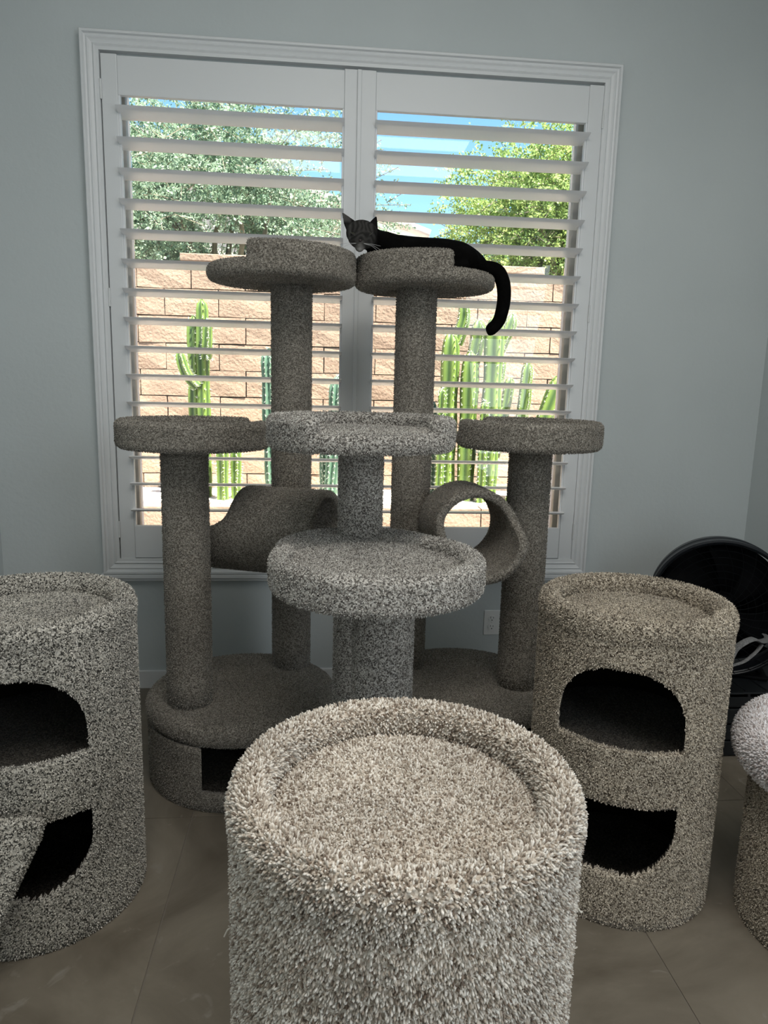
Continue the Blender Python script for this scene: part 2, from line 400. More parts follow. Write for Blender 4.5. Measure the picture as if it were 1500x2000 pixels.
# ------------------------------------------------------------------ carpet: base surface plus real tufts
def carpet(name, bm, material, parent, spacing, length, rad, seed=0, droop=.35, fat=False, base_tint=-1.0, keep=None, jitter=.55, inner=None, smooth=True, **k):
    bmesh.ops.recalc_face_normals(bm, faces=bm.faces)
    bmesh.ops.triangulate(bm, faces=bm.faces)
    bm.normal_update()
    V = np.array([v.co[:] for v in bm.verts], dtype=np.float64); NV = np.array([v.normal[:] for v in bm.verts])
    F = np.array([[v.index for v in f.verts] for f in bm.faces], dtype=np.int64)
    bm.verts.index_update()
    FN = np.array([f.normal[:] for f in bm.faces])
    bm.free()
    rs = np.random.RandomState(seed)
    A, B, D = V[F[:, 0]], V[F[:, 1]], V[F[:, 2]]
    area = np.linalg.norm(np.cross(B-A, D-A), axis=1)/2
    fk = np.ones(len(F), bool)
    if keep is not None: fk = keep((A+B+D)/3, FN)
    ar = area*fk; n = int(ar.sum()/spacing**2)
    # stratified along cumulative area
    cum = np.cumsum(ar); q = (np.arange(n)+rs.rand(n))*cum[-1]/n
    fi = np.searchsorted(cum, q).clip(0, len(F)-1)
    u, v = rs.rand(n), rs.rand(n); m = u+v > 1; u[m], v[m] = 1-u[m], 1-v[m]
    P = A[fi]+(B[fi]-A[fi])*u[:, None]+(D[fi]-A[fi])*v[:, None]
    Nn = FN[fi]*.35+.65*(NV[F[fi, 0]]*(1-u-v)[:, None]+NV[F[fi, 1]]*u[:, None]+NV[F[fi, 2]]*v[:, None])
    Nn /= np.linalg.norm(Nn, axis=1)[:, None]+1e-9
    d = Nn+rs.normal(0, jitter, (n, 3))*.6; d[:, 2] -= droop*(1-np.abs(Nn[:, 2]))
    dn = (d*Nn).sum(1); d += Nn*np.maximum(0, .35-dn)[:, None]
    d /= np.linalg.norm(d, axis=1)[:, None]
    ln = length*rs.uniform(.65, 1.15, n); rr = rad*rs.uniform(.75, 1.25, n)
    tmp = np.where(np.abs(d[:, 2:3]) < .9, [[0, 0, 1.]], [[1., 0, 0]])
    X = np.cross(d, tmp); X /= np.linalg.norm(X, axis=1)[:, None]; Y = np.cross(d, X)
    ph = rs.rand(n)*2*PI
    vs, fs = [], []
    P0 = P-Nn*(length*.12)
    if fat:
        for lv_, sc_ in ((0, .8), (.72, 1.05)):
            for s in range(3):
                a = ph+2*PI*s/3
                vs.append(P0+d*(ln*lv_)[:, None]+(X*np.cos(a)[:, None]+Y*np.sin(a)[:, None])*(rr*sc_)[:, None])
        vs.append(P0+d*ln[:, None]); K = 7
        tri = [(0, 1, 4), (0, 4, 3), (1, 2, 5), (1, 5, 4), (2, 0, 3), (2, 3, 5), (3, 4, 6), (4, 5, 6), (5, 3, 6)]
    else:
        for s in range(3):
            a = ph+2*PI*s/3
            vs.append(P0+d*(ln*.35)[:, None]+(X*np.cos(a)[:, None]+Y*np.sin(a)[:, None])*rr[:, None])
        vs.append(P0+d*ln[:, None]); K = 4
        tri = [(0, 1, 3), (1, 2, 3), (2, 0, 3)]
    TV = np.stack(vs, 1).reshape(-1, 3)
    off = len(V)+np.arange(n)*K
    TF = (off[:, None, None]+np.array(tri)[None]).reshape(-1, 3)
    tint = rs.beta(1.6, 1.6, n)
    AV = np.vstack([V, TV]); AF = np.vstack([F, TF])
    TT = np.concatenate([np.full(len(V), base_tint), np.repeat(tint, K)])
    me = bpy.data.meshes.new(name); me.vertices.add(len(AV)); me.loops.add(AF.size); me.polygons.add(len(AF))
    me.vertices.foreach_set('co', AV.astype(np.float32).ravel()); me.loops.foreach_set('vertex_index', AF.astype(np.int32).ravel())
    me.polygons.foreach_set('loop_start', (np.arange(len(AF))*3).astype(np.int32))
    sm = np.zeros(len(AF), bool); sm[:len(F)] = smooth; sm[len(F):] = fat
    me.polygons.foreach_set('use_smooth', sm)
    at = me.attributes.new('tint', 'FLOAT', 'POINT'); at.data.foreach_set('value', TT.astype(np.float32))
    if inner is not None:
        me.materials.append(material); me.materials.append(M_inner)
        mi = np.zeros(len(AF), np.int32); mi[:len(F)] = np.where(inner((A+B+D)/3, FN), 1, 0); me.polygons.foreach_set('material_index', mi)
    me.update()
    return link(name, me, material, parent, **k)

def boolean(bm, cutters):
    me = tomesh(bm, 'tmp'); o = bpy.data.objects.new('tmp', me); C.objects.link(o)
    cs = []
    for c in cutters:
        co = bpy.data.objects.new('cut', tomesh(c, 'cut')); C.objects.link(co); cs.append(co)
        m_ = o.modifiers.new('b', 'BOOLEAN'); m_.operation = 'DIFFERENCE'; m_.object = co; m_.solver = 'EXACT'
    dg = bpy.context.evaluated_depsgraph_get(); ev = o.evaluated_get(dg)
    out = bmesh.new(); out.from_mesh(ev.to_mesh()); ev.to_mesh_clear()
    for q in [o]+cs:
        d_ = q.data; bpy.data.objects.remove(q); bpy.data.meshes.remove(d_)
    return out
def cutter(cx, cy, face_deg, pts, r0, r1):
    a = math.radians(face_deg); d = Vector((math.sin(a), -math.cos(a), 0)); s = Vector((math.cos(a), math.sin(a), 0))
    bm = bmesh.new(); c = Vector((cx, cy, 0))
    R0 = [bm.verts.new(c+d*r0+s*u+Vector((0, 0, z))) for u, z in pts]; R1 = [bm.verts.new(c+d*r1+s*u+Vector((0, 0, z))) for u, z in pts]
    n = len(pts)
    for i in range(n): bm.faces.new((R0[i], R0[(i+1) % n], R1[(i+1) % n], R1[i]))
    bm.faces.new(R0[::-1]); bm.faces.new(R1); return bm
def arch(hw, z0, z1, zs, flip=False, corner=.02):
    """flat side at z0, arched side at z1, straight sides up to zs"""
    p = []
    for i in range(5):
        a = PI+PI/2*i/4; p.append((-hw+corner+corner*math.cos(a), z0+corner+corner*math.sin(a)))
    for i in range(5):
        a = 1.5*PI+PI/2*i/4; p.append((hw-corner+corner*math.cos(a), z0+corner+corner*math.sin(a)))
    for i in range(13):
        a = PI*i/12; c_, s_ = math.cos(a), math.sin(a)
        p.append((hw*math.copysign(abs(c_)**.84, c_), zs+(z1-zs)*s_**.97 if s_ > 0 else zs))
    if flip: p = [(u, z0+z1-z) for u, z in p][::-1]
    return p
def barrel(cx, cy, r, h, material, label, openings=None, spacing=.0065, length=.009, rad=.0022, fat=False, seed=1, rim=.052, droop=.35):
    t = empty('cat_barrel', (cx, cy, 0), label=label, cat='cat barrel')
    zt = h-.045
    prof = [(r-.022, .004)]+[(r, .004+(zt-.004)*i/24) for i in range(25)]+[(r-.022, zt-(zt-.004)*i/24) for i in range(24)]
    bm = lathe(bmesh.new(), prof, 120, cx, cy, closed=True)
    if openings: bm = boolean(bm, [cutter(cx, cy, *o, .03, r+.1) for o in openings])
    c0 = np.array([cx, cy])
    kp = lambda P, Nn: (((P[:, :2]-c0)*Nn[:, :2]).sum(1) > -.002) & (np.hypot(*(P[:, :2]-c0).T) > r-.02)
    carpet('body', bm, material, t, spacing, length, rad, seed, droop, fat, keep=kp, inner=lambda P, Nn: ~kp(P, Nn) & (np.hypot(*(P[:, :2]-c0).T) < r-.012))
    # padded rim: closed ring
    w2, hh = rim/2, .034
    pr = [(r-w2+.003+(w2)*c_*abs(c_)**-.35 if abs(c_) > 1e-6 else r-w2+.003, h-hh+(hh)*s_) for c_, s_ in [(math.cos(a), math.sin(a)) for a in np.linspace(-PI/2*.55, PI*1.35, 22)]]
    carpet('rim', lathe(bmesh.new(), pr, 120, cx, cy, closed=True), material, t, spacing, length*1.12, rad*1.08, seed+1, .1, fat)
    cu = [(0, h-.060), (r-rim*.9, h-.060), (r-rim*.9, h-.050), (r-rim*1.05, h-.044), (r*.45, h-.040), (0, h-.040)]
    carpet('cushion', lathe(bmesh.new(), cu, 96, cx, cy), material, t, spacing, length*.8, rad, seed+2, 0, fat, jitter=.7, keep=lambda P, Nn: Nn[:, 2] > .1)
    if openings:
        for z in (.03, .455):
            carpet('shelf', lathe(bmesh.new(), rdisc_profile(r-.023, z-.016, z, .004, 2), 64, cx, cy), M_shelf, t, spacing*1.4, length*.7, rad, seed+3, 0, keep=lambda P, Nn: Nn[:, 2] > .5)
    return t
UP = lambda hw: arch(hw, .478, .688, .535, corner=.010); LO = lambda hw: arch(hw, .335, .143, .24)
def lower(hw): return [(u, z) for u, z in arch(hw, .143, .337, .207, flip=True, corner=.008)]
FB = barrel(.125, -2.105, .239, .810, M_front, 'beige shag carpet barrel with dished top, nearest the camera', None, .0037, .0082, .0017, True, 11, droop=.6)
barrel(-.725, -1.245, .258, .800, M_left, 'salt-and-pepper carpet barrel with two holes at the left edge, ramp board against it', [(10, UP(.160)), (10, lower(.160))], .0042, .0062, .0016, seed=21)
barrel(.844, -1.260, .245, .806, M_right, 'brown-flecked carpet barrel with two holes, in front of the black fan', [(-28.5, UP(.150)), (-28.5, lower(.150))], .0042, .0062, .0016, seed=31)
# loose yarns on the front barrel
for nm, pts in (('loose_thread', [(-.112, -2.13, .597), (-.119, -2.135, .596), (-.122, -2.13, .589), (-.126, -2.13, .580)]), ('loose_thread', [(.366, -2.14, .610), (.373, -2.14, .612), (.379, -2.145, .606), (.383, -2.14, .603)]), ('loose_thread', [(.365, -2.15, .555), (.372, -2.15, .552), (.376, -2.15, .554)])):
    obj(nm, tube(bmesh.new(), spline(pts, 4), .0012, 6), M_thread, FB, smooth=True)

# carpeted ramp board against the left barrel
rb = empty('ramp_board', (-.88, -1.58, 0), label='carpeted ramp board leaning on the salt-and-pepper barrel at the left edge', cat='ramp')
pl = [(-.590, .386), (-.600, .350), (-.688, .155), (-.86, .0), (-1.02, .0), (-1.06, .39), (-.62, .392)]
bm = bmesh.new(); fr_, bk_ = [], []
for x, z in pl:
    y = -1.605+(z/.39)*.070
    fr_.append(bm.verts.new((x, y-.028, max(z, .003)))); bk_.append(bm.verts.new((x, y, max(z, .003))))
n = len(pl)
for i in range(n): bm.faces.new((fr_[i], fr_[(i+1) % n], bk_[(i+1) % n], bk_[i]))
bm.faces.new(fr_); bm.faces.new(bk_[::-1])
bmesh.ops.bevel(bm, geom=list(bm.edges), offset=.006, segments=2, profile=.5, affect='EDGES')
carpet('board', bm, M_left, rb, .0044, .0062, .0016, 41)

# ------------------------------------------------------------------ the three cat trees
SPC, LEN, RAD = .0046, .0052, .0015
def post(t, cx, cy, r, z0, z1, m, seed, **k):
    bm = lathe(bmesh.new(), [(0, z0)]+[(r, z0+(z1-z0)*i/12) for i in range(13)]+[(0, z1)], 48, cx, cy)
    return carpet('post', bm, m, t, SPC, LEN, RAD, seed, .6, keep=lambda P, Nn: np.abs(Nn[:, 2]) < .5, **k)
def tray(t, cx, cy, r, z0, z1, a0, a1, m, seed, zd=.048, rw=.045):
    d = carpet('tray', lathe(bmesh.new(), rdisc_profile(r, z0, z0+zd, .02), 96, cx, cy), m, t, SPC, LEN, RAD, seed, .2)
    bm = arc_rim(bmesh.new(), cx, cy, r-rw/2+.006, (z0+z1)/2-.001, rw, z1-z0+.002, math.radians(a0), math.radians(a1))
    carpet('rim', bm, m, t, SPC, LEN, RAD, seed+1, .2)
    return d
def base(t, cx, cy, r, m, seed, face, hw):
    prof = [(r-.025, .004)]+[(r-.006, .004+.21*i/10) for i in range(11)]+[(r-.025, .214-.21*i/10) for i in range(10)]
    pts = [(-hw, .062), (hw, .062), (hw, .30), (-hw, .30)]
    bm = boolean(lathe(bmesh.new(), prof, 120, cx, cy, closed=True), [cutter(cx, cy, face, pts, .03, r+.1)])
    c0 = np.array([cx, cy])
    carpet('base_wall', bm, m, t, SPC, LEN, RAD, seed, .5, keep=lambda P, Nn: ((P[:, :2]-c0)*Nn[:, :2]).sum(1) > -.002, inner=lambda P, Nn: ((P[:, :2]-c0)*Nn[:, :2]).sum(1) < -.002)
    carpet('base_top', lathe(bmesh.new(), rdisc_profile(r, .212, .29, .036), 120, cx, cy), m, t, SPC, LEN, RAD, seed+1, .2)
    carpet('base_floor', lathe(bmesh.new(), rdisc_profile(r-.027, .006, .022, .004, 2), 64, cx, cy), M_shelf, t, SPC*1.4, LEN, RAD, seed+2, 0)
def tunnel(t, A, B, R, thick, long_end, m, seed, cut=.14, ear=.0):
    """open tube from A to B; at the long_end end the upper half is cut back so the lower half is a trough"""
    A, B = Vector(A), Vector(B); ax = (B-A); L = ax.length; ax.normalize()
    side = ax.cross(Vector((0, 0, 1))).normalized(); up = side.cross(ax).normalized()
    nu, nv = 84, 22; bm = bmesh.new(); G = []
    for rad_ in (R, R-thick):
        g = []
        for i in range(nu):
            a = 2*PI*i/nu; s = math.sin(a)      # s=1 top
            e = 1/(1+math.exp(-(s-.12)*9))
            lo, hi = 0.0, L
            if long_end == 'A': lo = cut*e
            else: hi = L-cut*e
            row = []
            for j in range(nv+1):
                q = lo+(hi-lo)*j/nv
                row.append(bm.verts.new(A+ax*q+(side*math.cos(a)+up*s)*rad_))
            g.append(row)
        G.append(g)
    for k in range(2):
        for i in range(nu):
            i2 = (i+1) % nu
            for j in range(nv): bm.faces.new((G[k][i][j], G[k][i2][j], G[k][i2][j+1], G[k][i][j+1]))
    for i in range(nu):
        i2 = (i+1) % nu
        for j in (0, nv): bm.faces.new((G[0][i][j], G[0][i2][j], G[1][i2][j], G[1][i][j]))
    carpet('tunnel', bm, m, t, SPC, LEN*.8, RAD, seed, .3)
    return ax, side, up

GX = 'carpeted cat trees'
tl = empty('cat_tree', (-.259, -.626, 0), label='left grey carpeted cat tree with two posts, two trays and a half-cut tunnel', cat='cat tree', group=GX)
base(tl, -.259, -.626, .326, M_tree, 101, 22, .205)
post(tl, -.419, -.748, .0715, .285, 1.165, M_tree, 103)
post(tl, -.098, -.430, .0700, .285, 1.690, M_tree, 104)
tray(tl, -.390, -.715, .232, 1.138, 1.222, 137, 445, M_tree, 105)
tray(tl, -.131, -.480, .2455, 1.675, 1.775, -23, 160, M_tree, 107)
tunnel(tl, (-.40, -.505, .842), (.03, -.685, .848), .146, .022, 'A', M_tree, 109, cut=.17)

tr = empty('cat_tree', (.53, -.59, 0), label='right grey carpeted cat tree with two posts and round tunnel, tall tray holding the cat', cat='cat tree', group=GX)
base(tr, .530, -.590, .326, M_tree, 201, 0, .205)
post(tr, .722, -.645, .0715, .285, 1.175, M_tree, 203)
post(tr, .338, -.450, .0700, .285, 1.690, M_tree, 204)
tray(tr, .700, -.665, .238, 1.150, 1.238, -85, 207, M_tree, 205)
tray(tr, .368, -.440, .2395, 1.675, 1.775, -160, 14, M_tree, 207)
tunnel(tr, (.522, -.88, .872), (.505, -.53, .868), .144, .026, 'A', M_tree, 209, cut=.115)

tc = empty('cat_tree', (.13, -1.25, 0), label='centre speckled cat tree, two-lobed platform and dished tray on short post', cat='cat tree', group=GX)
carpet('base_top', lathe(bmesh.new(), rdisc_profile(.27, .003, .09, .03), 96, .13, -1.27), M_mid, tc, SPC, LEN, RAD, 301, .2)
post(tc, .160, -1.365, .074, .085, .895, M_mid, 302)
post(tc, .112, -1.030, .064, .085, .870, M_mid, 303)
post(tc, .122, -.985, .0635, .905, 1.200, M_mid, 304)
tray(tc, .137, -1.415, .243, .880, .962, -112, 145, M_mid, 305, zd=.052)
carpet('platform', lathe(bmesh.new(), rdisc_profile(.243, .858, .912, .024), 96, .123, -1.105), M_mid, tc, SPC, LEN, RAD, 307, .2)
tray(tc, .113, -1.116, .243, 1.178, 1.262, 51, 329, M_mid, 308)

# far-right barrel with overhanging padded top
t = empty('cat_barrel', (1.35, -1.52, 0), label='pale shag barrel with overhanging padded top, cut off by the right edge', cat='cat barrel')
bm = lathe(bmesh.new(), [(0, .003)]+[(.25, .003+.43*i/14) for i in range(15)]+[(0, .433)], 96, 1.35, -1.52)
carpet('body', bm, M_right, t, .0044, .0062, .0016, 401, .5, keep=lambda P, Nn: np.abs(Nn[:, 2]) < .5)
pr = [(0, .40)]+[(.235+.062*math.cos(a), .465+.065*math.sin(a)) for a in np.linspace(-PI/2, PI*.62, 14)]+[(.19, .505), (0, .505)]
carpet('padded_top', lathe(bmesh.new(), pr, 110, 1.35, -1.52), M_white, t, .0046, .0115, .0024, 402, .2, True, keep=lambda P, Nn: P[:, 2] > .402)

# ------------------------------------------------------------------ the cat
def remesh(bm, vox, smooth_it=6):
    me = tomesh(bm, 'tmp'); o = bpy.data.objects.new('tmp', me); C.objects.link(o)
    m_ = o.modifiers.new('r', 'REMESH'); m_.mode = 'VOXEL'; m_.voxel_size = vox
    m2 = o.modifiers.new('s', 'SMOOTH'); m2.iterations = smooth_it; m2.factor = .5
    dg = bpy.context.evaluated_depsgraph_get(); ev = o.evaluated_get(dg)
    out = bpy.data.meshes.new_from_object(ev); bpy.data.objects.remove(o); bpy.data.meshes.remove(me); return out
cat = empty('cat', (.38, -.44, 1.73), label='dark tabby cat lying on the tall right tray, tail hanging over its edge', cat='cat')
ZS = 1.728
bm = bmesh.new()
def sweep(bm, pts, ry, rz, n=6, seg=20):
    P = spline(pts, n); k = len(P); idx = np.linspace(0, len(pts)-1, k)
    RY = np.interp(idx, range(len(pts)), ry); RZ = np.interp(idx, range(len(pts)), rz); rings = []
    for i, p in enumerate(P):
        tt = (P[min(i+1, k-1)]-P[max(i-1, 0)]).normalized(); sd = Vector((0, 1, 0)); sd = (sd-tt*sd.dot(tt)).normalized(); u = tt.cross(sd).normalized()
        rings.append([bm.verts.new(p+sd*math.cos(2*PI*q/seg)*RY[i]+u*math.sin(2*PI*q/seg)*RZ[i]) for q in range(seg)])
    for a, b in zip(rings, rings[1:]):
        for q in range(seg): bm.faces.new((a[q], a[(q+1) % seg], b[(q+1) % seg], b[q]))
    bm.faces.new(rings[0][::-1]); bm.faces.new(rings[-1])
# trunk
sweep(bm, [(.165, -.485, 1.820), (.205, -.475, 1.815), (.265, -.460, 1.795), (.34, -.445, 1.790), (.42, -.435, 1.789), (.485, -.430, 1.785), (.535, -.425, 1.772), (.575, -.425, 1.752), (.60, -.43, 1.742)],
      [.035, .045, .062, .072, .078, .080, .068, .045, .024], [.036, .046, .058, .060, .062, .058, .045, .030, .020])
ellipsoid(bm, (.485, -.485, 1.775), (.062, .040, .046))      # haunch
ellipsoid(bm, (.275, -.505, 1.775), (.045, .030, .045))      # shoulder
# forelegs tucked forward, hind foot
tube(bm, spline([(.28, -.52, 1.765), (.24, -.545, 1.746), (.20, -.560, 1.744), (.165, -.565, 1.742)], 5), .018, 12)
tube(bm, spline([(.27, -.43, 1.765), (.22, -.42, 1.746), (.185, -.43, 1.744)], 5), .018, 12)
tube(bm, spline([(.50, -.52, 1.752), (.44, -.535, 1.745), (.395, -.54, 1.744)], 5), .017, 12)
# tail
tp = [(.565, -.43, 1.752), (.598, -.440, 1.755), (.626, -.448, 1.742), (.644, -.452, 1.705), (.649, -.455, 1.660), (.644, -.458, 1.615), (.632, -.46, 1.575), (.608, -.46, 1.548), (.592, -.46, 1.540)]
P = spline(tp, 6); tube(bm, P, list(np.interp(np.linspace(0, 1, len(P)), [0, .15, .5, .9, 1], [.030, .027, .0245, .022, .015])), 16)
# head
hc = Vector((.137, -.530, 1.838))
ellipsoid(bm, hc, (.053, .044, .042))
ellipsoid(bm, hc+Vector((.000, -.012, -.018)), (.045, .040, .036))
ellipsoid(bm, hc+Vector((-.006, -.030, -.030)), (.026, .026, .026))
ellipsoid(bm, hc+Vector((-.008, -.040, -.038)), (.017, .018, .016))
ellipsoid(bm, hc+Vector((-.008, -.028, -.052)), (.015, .016, .013))
ellipsoid(bm, hc+Vector((-.024, -.018, -.022)), (.022, .022, .022)); ellipsoid(bm, hc+Vector((.024, -.018, -.022)), (.024, .022, .024))
sweep(bm, [hc+Vector((.0, .01, -.005)), hc+Vector((.03, .025, -.012)), (.21, -.478, 1.812)], [.036, .04, .045], [.034, .038, .044])
def ear(tip, b0, b1, th=.007):
    tip, b0, b1 = Vector(tip), Vector(b0), Vector(b1)
    n_ = 7; rings = []
    for i in range(n_):
        q = i/(n_-1); k = 1-q**1.3*.93; c_ = ((b0+b1)/2).lerp(tip, q); hw_ = (b1-b0)/2*k; t_ = th*(1-.5*q)
        back = Vector((0, 1, 0)); ring = []
        for a in range(10):
            aa = 2*PI*a/10; ring.append(bm.verts.new(c_+hw_*math.cos(aa)+back*(t_*math.sin(aa)+abs(math.cos(aa))*-.006*k)))
        rings.append(ring)
    for a, b in zip(rings, rings[1:]):
        for q in range(10): bm.faces.new((a[q], a[(q+1) % 10], b[(q+1) % 10], b[q]))
    bm.faces.new(rings[0][::-1]); bm.faces.new(rings[-1])
ear((.071, -.520, 1.903), (.083, -.52, 1.848), (.122, -.515, 1.872))
ear((.186, -.515, 1.897), (.156, -.51, 1.868), (.192, -.515, 1.838), .009)
me = remesh(bm, .0032, 5); me.name = 'cat_body'
nv = len(me.vertices); co = np.empty(nv*3, np.float32); me.vertices.foreach_get('co', co); co = co.reshape(-1, 3)
hx, hy, hz = hc
rx = co[:, 0]-hx; rz = co[:, 2]-hz; ry = co[:, 1]-hy
headw = np.clip((.055-np.abs(rx+.003))/.02, 0, 1)*np.clip((-ry+.012)/.02, 0, 1)*np.clip((co[:, 2]-1.77)/.006, 0, 1)
nz = np.array([noise.noise(Vector((float(a_)*38, float(b_)*38, float(c_)*38))) for a_, b_, c_ in co])
st = .5+.5*np.sin(rx*440+nz*3.5); forehead = np.clip((rz+.008)/.012, 0, 1)
cheek = .5+.5*np.sin(rz*330+np.abs(rx)*190+nz*5)
g = .008+.038*headw*(.25+.75*(st*forehead+cheek*(1-forehead)))
chin = np.clip((-.043-rz)/.008, 0, 1)*headw*np.clip(1-np.abs(rx+.008)/.022, 0, 1)
muz = np.clip((-.030-rz)/.010, 0, 1)*headw*.10
earin = np.clip((rz-.030)/.01, 0, 1)*np.clip((-.035-rx)/.006, 0, 1)
lft = np.clip((-.036-rx)/.006, 0, 1)*headw*np.clip((.03-rz)/.01, 0, 1)
g = g+chin*.30+muz*.35+earin*.05+lft*.05
g = np.where(headw < .02, .0022+.002*np.clip(nz, 0, 1)+earin*.07, g)
at = me.attributes.new('tint', 'FLOAT', 'POINT'); at.data.foreach_set('value', g.astype(np.float32))
me.polygons.foreach_set('use_smooth', np.ones(len(me.polygons), bool))
def fur_build(t, b):
    a = N(t, 'ShaderNodeAttribute', attribute_name='tint')
    cm = N(t, 'ShaderNodeCombineColor'); m1 = N(t, 'ShaderNodeMath', operation='MULTIPLY'); m1.inputs[1].default_value = .97
    m2 = N(t, 'ShaderNodeMath', operation='MULTIPLY'); m2.inputs[1].default_value = .92
    t.links.new(a.outputs['Fac'], m1.inputs[0]); t.links.new(a.outputs['Fac'], m2.inputs[0])
    t.links.new(a.outputs['Fac'], cm.inputs[0]); t.links.new(m1.outputs[0], cm.inputs[1]); t.links.new(m2.outputs[0], cm.inputs[2])
    t.links.new(cm.outputs[0], b.inputs['Base Color'])
    g_ = N(t, 'ShaderNodeNewGeometry'); n_ = N(t, 'ShaderNodeTexNoise'); n_.inputs['Scale'].default_value = 350
    t.links.new(g_.outputs['Position'], n_.inputs['Vector']); bp = N(t, 'ShaderNodeBump'); bp.inputs['Strength'].default_value = .5; bp.inputs['Distance'].default_value = .003
    t.links.new(n_.outputs[0], bp.inputs['Height']); t.links.new(bp.outputs[0], b.inputs['Normal'])
M_fur = mat('dark_tabby_fur', (.02, .02, .02), .9, spec=.05, build=fur_build)
me.materials.clear(); me.materials.append(M_fur)
link('body', me, None, cat)
M_eye = mat('cat_eye', (.03, .032, .014), .2); M_lid = mat('pale_lid', (.055, .052, .046), .8); M_nose = mat('cat_nose', (.02, .012, .012), .5); M_wh = mat('whisker', (.45, .45, .45), .5)
for dx, tilt in ((-.026, -.35), (.026, .35)):
    e = hc+Vector((dx-.004, -.0385, -.010))
    b = bmesh.new(); ellipsoid(b, e, (.010, .006, .0028), 2, Matrix.Rotation(-tilt, 3, 'Y')); ey = obj('eye', b, M_eye, cat, smooth=True)
    pts = [e+Vector((q*.012, -.006, -.0045+.0035*q*q+q*(tilt*.018))) for q in (-1, -.5, 0, .5, 1)]
    obj('eyelid', tube(bmesh.new(), pts, .0011, 6), M_lid, cat, smooth=True)
b = bmesh.new(); ellipsoid(b, hc+Vector((-.008, -.0565, -.034)), (.006, .004, .0045), 2); obj('nose', b, M_nose, cat, smooth=True)
for s, a in ((1, -.1), (1, .1), (1, .3), (-1, -.1), (-1, .2)):
    p0 = hc+Vector((-.008+s*.012, -.052, -.042)); p1 = p0+Vector((s*.03, -.004, -.004-a*.02)); p2 = p0+Vector((s*.055, .0, -.012-a*.06))
    obj('whisker', tube(bmesh.new(), spline([p0, p1, p2], 5), .0004, 5), M_wh, cat)

# ------------------------------------------------------------------ black drum fan on a black crate, grey strap
cr = empty('storage_crate', (1.68, -.45, 0), label='low black slatted crate on the floor under the black fan', cat='crate')
X0, X1, Y0, Y1, ZC = 1.43, 1.925, -.68, -.20, .236
for nm, a in (('side_panel', (X0, X0+.02, Y0+.02, Y1-.02, .0, ZC)), ('side_panel', (X1-.02, X1, Y0+.02, Y1-.02, .0, ZC)), ('back_panel', (X0, X1, Y1-.02, Y1, 0, ZC))):
    obj(nm, boxm(*a, bev=.002), M_box, cr)
for i in range(4): obj('slat', boxm(X0, X1, Y0, Y0+.018, .004+.0645*i, .004+.0645*i+.058, bev=.003), M_box, cr)
for i in range(6): obj('lid_board', boxm(X0+.001+.0825*i, X0+.001+.0825*i+.078, Y0, Y1, ZC, ZC+.016, bev=.003), M_box, cr)
fn = empty('drum_fan', (1.60, -.45, .252), label='round black drum fan with wire grille standing in the corner', cat='fan')
FC = Vector((1.558, -.50, .523)); FA = Vector((-.42, -.90, .05)).normalized(); FR = .262
q = FA.to_track_quat('Z', 'Y').to_matrix()
def place(bm):
    for v in bm.verts: v.co = FC+q @ v.co
    return bm
hp = [(FR-.012, -.15), (FR-.004, -.155), (FR, -.148), (FR, -.09), (FR+.004, -.085), (FR, -.08), (FR+.001, 0), (FR+.005, .006), (FR-.002, .012), (FR-.012, .006), (FR-.014, -.14)]
obj('housing', place(lathe(bmesh.new(), hp, 96, closed=True)), M_blackhi, fn, smooth=True)
b = bmesh.new()
for i in range(9):
    rr_ = .04+i*.0268
    tube(b, [(rr_*math.cos(a), rr_*math.sin(a), .010-.0*rr_) for a in np.linspace(0, 2*PI, 49)], .0014, 6, caps=False)
for i in range(28):
    a0 = 2*PI*i/28
    tube(b, [((.035+k*.0445)*math.cos(a0+k*.10), (.035+k*.0445)*math.sin(a0+k*.10), .012) for k in range(6)], .0013, 5)
obj('grille', place(b), M_wire, fn, smooth=True)
obj('back_cover', place(lathe(bmesh.new(), [(0, -.13), (FR-.02, -.13), (FR-.02, -.12), (0, -.12)], 64)), M_black, fn)
b = bmesh.new(); lathe(b, [(0, .018), (.035, .017), (.042, .010), (.042, .004), (0, .004)], 40); obj('badge', place(b), M_blackhi, fn, smooth=True)
b = bmesh.new(); lathe(b, [(0, -.02), (.05, -.024), (.055, -.04), (.055, -.13), (0, -.14)], 40); obj('motor', place(b), M_black, fn, smooth=True)
for k in range(5):
    b = bmesh.new(); rows = []
    for i in range(7):
        r_ = .045+i*.031; row = []
        for j in range(5):
            a = 2*PI*k/5+(j/4-.5)*(.75-.03*i)+i*.05; row.append(b.verts.new((r_*math.cos(a), r_*math.sin(a), -.055+(j/4-.5)*.05)))
        rows.append(row)
    for i in range(6):
        for j in range(4): b.faces.new((rows[i][j], rows[i][j+1], rows[i+1][j+1], rows[i+1][j]))
    bmesh.ops.solidify(b, geom=b.faces[:], thickness=.002); obj('blade', place(b), M_black, fn, smooth=True)
b = bmesh.new(); box(b, -.19, .19, -.2685, -.255, -.14, -.01, .004); 
obj('foot', place(b), M_black, fn)
b = bmesh.new()
tube(b, [(-.17, -.262, -.075), (-.15, -.22, -.075)], .012, 10); obj('leg', place(b), M_black, fn)
obj('leg', place(tube(bmesh.new(), [(.17, -.262, -.075), (.15, -.22, -.075)], .012, 10)), M_black, fn)
st_ = empty('strap', (1.50, -.70, .42), label='grey webbing strap looped on the front of the black fan', cat='strap')
obj('band', tube(bmesh.new(), spline([(1.36, -.80, .375), (1.40, -.79, .405), (1.437, -.78, .427), (1.461, -.77, .461), (1.486, -.775, .487), (1.525, -.765, .496), (1.565, -.74, .478), (1.62, -.69, .46), (1.675, -.63, .445), (1.70, -.577, .44)], 6), .014, 8, flat=.35), M_strap, st_, smooth=True)
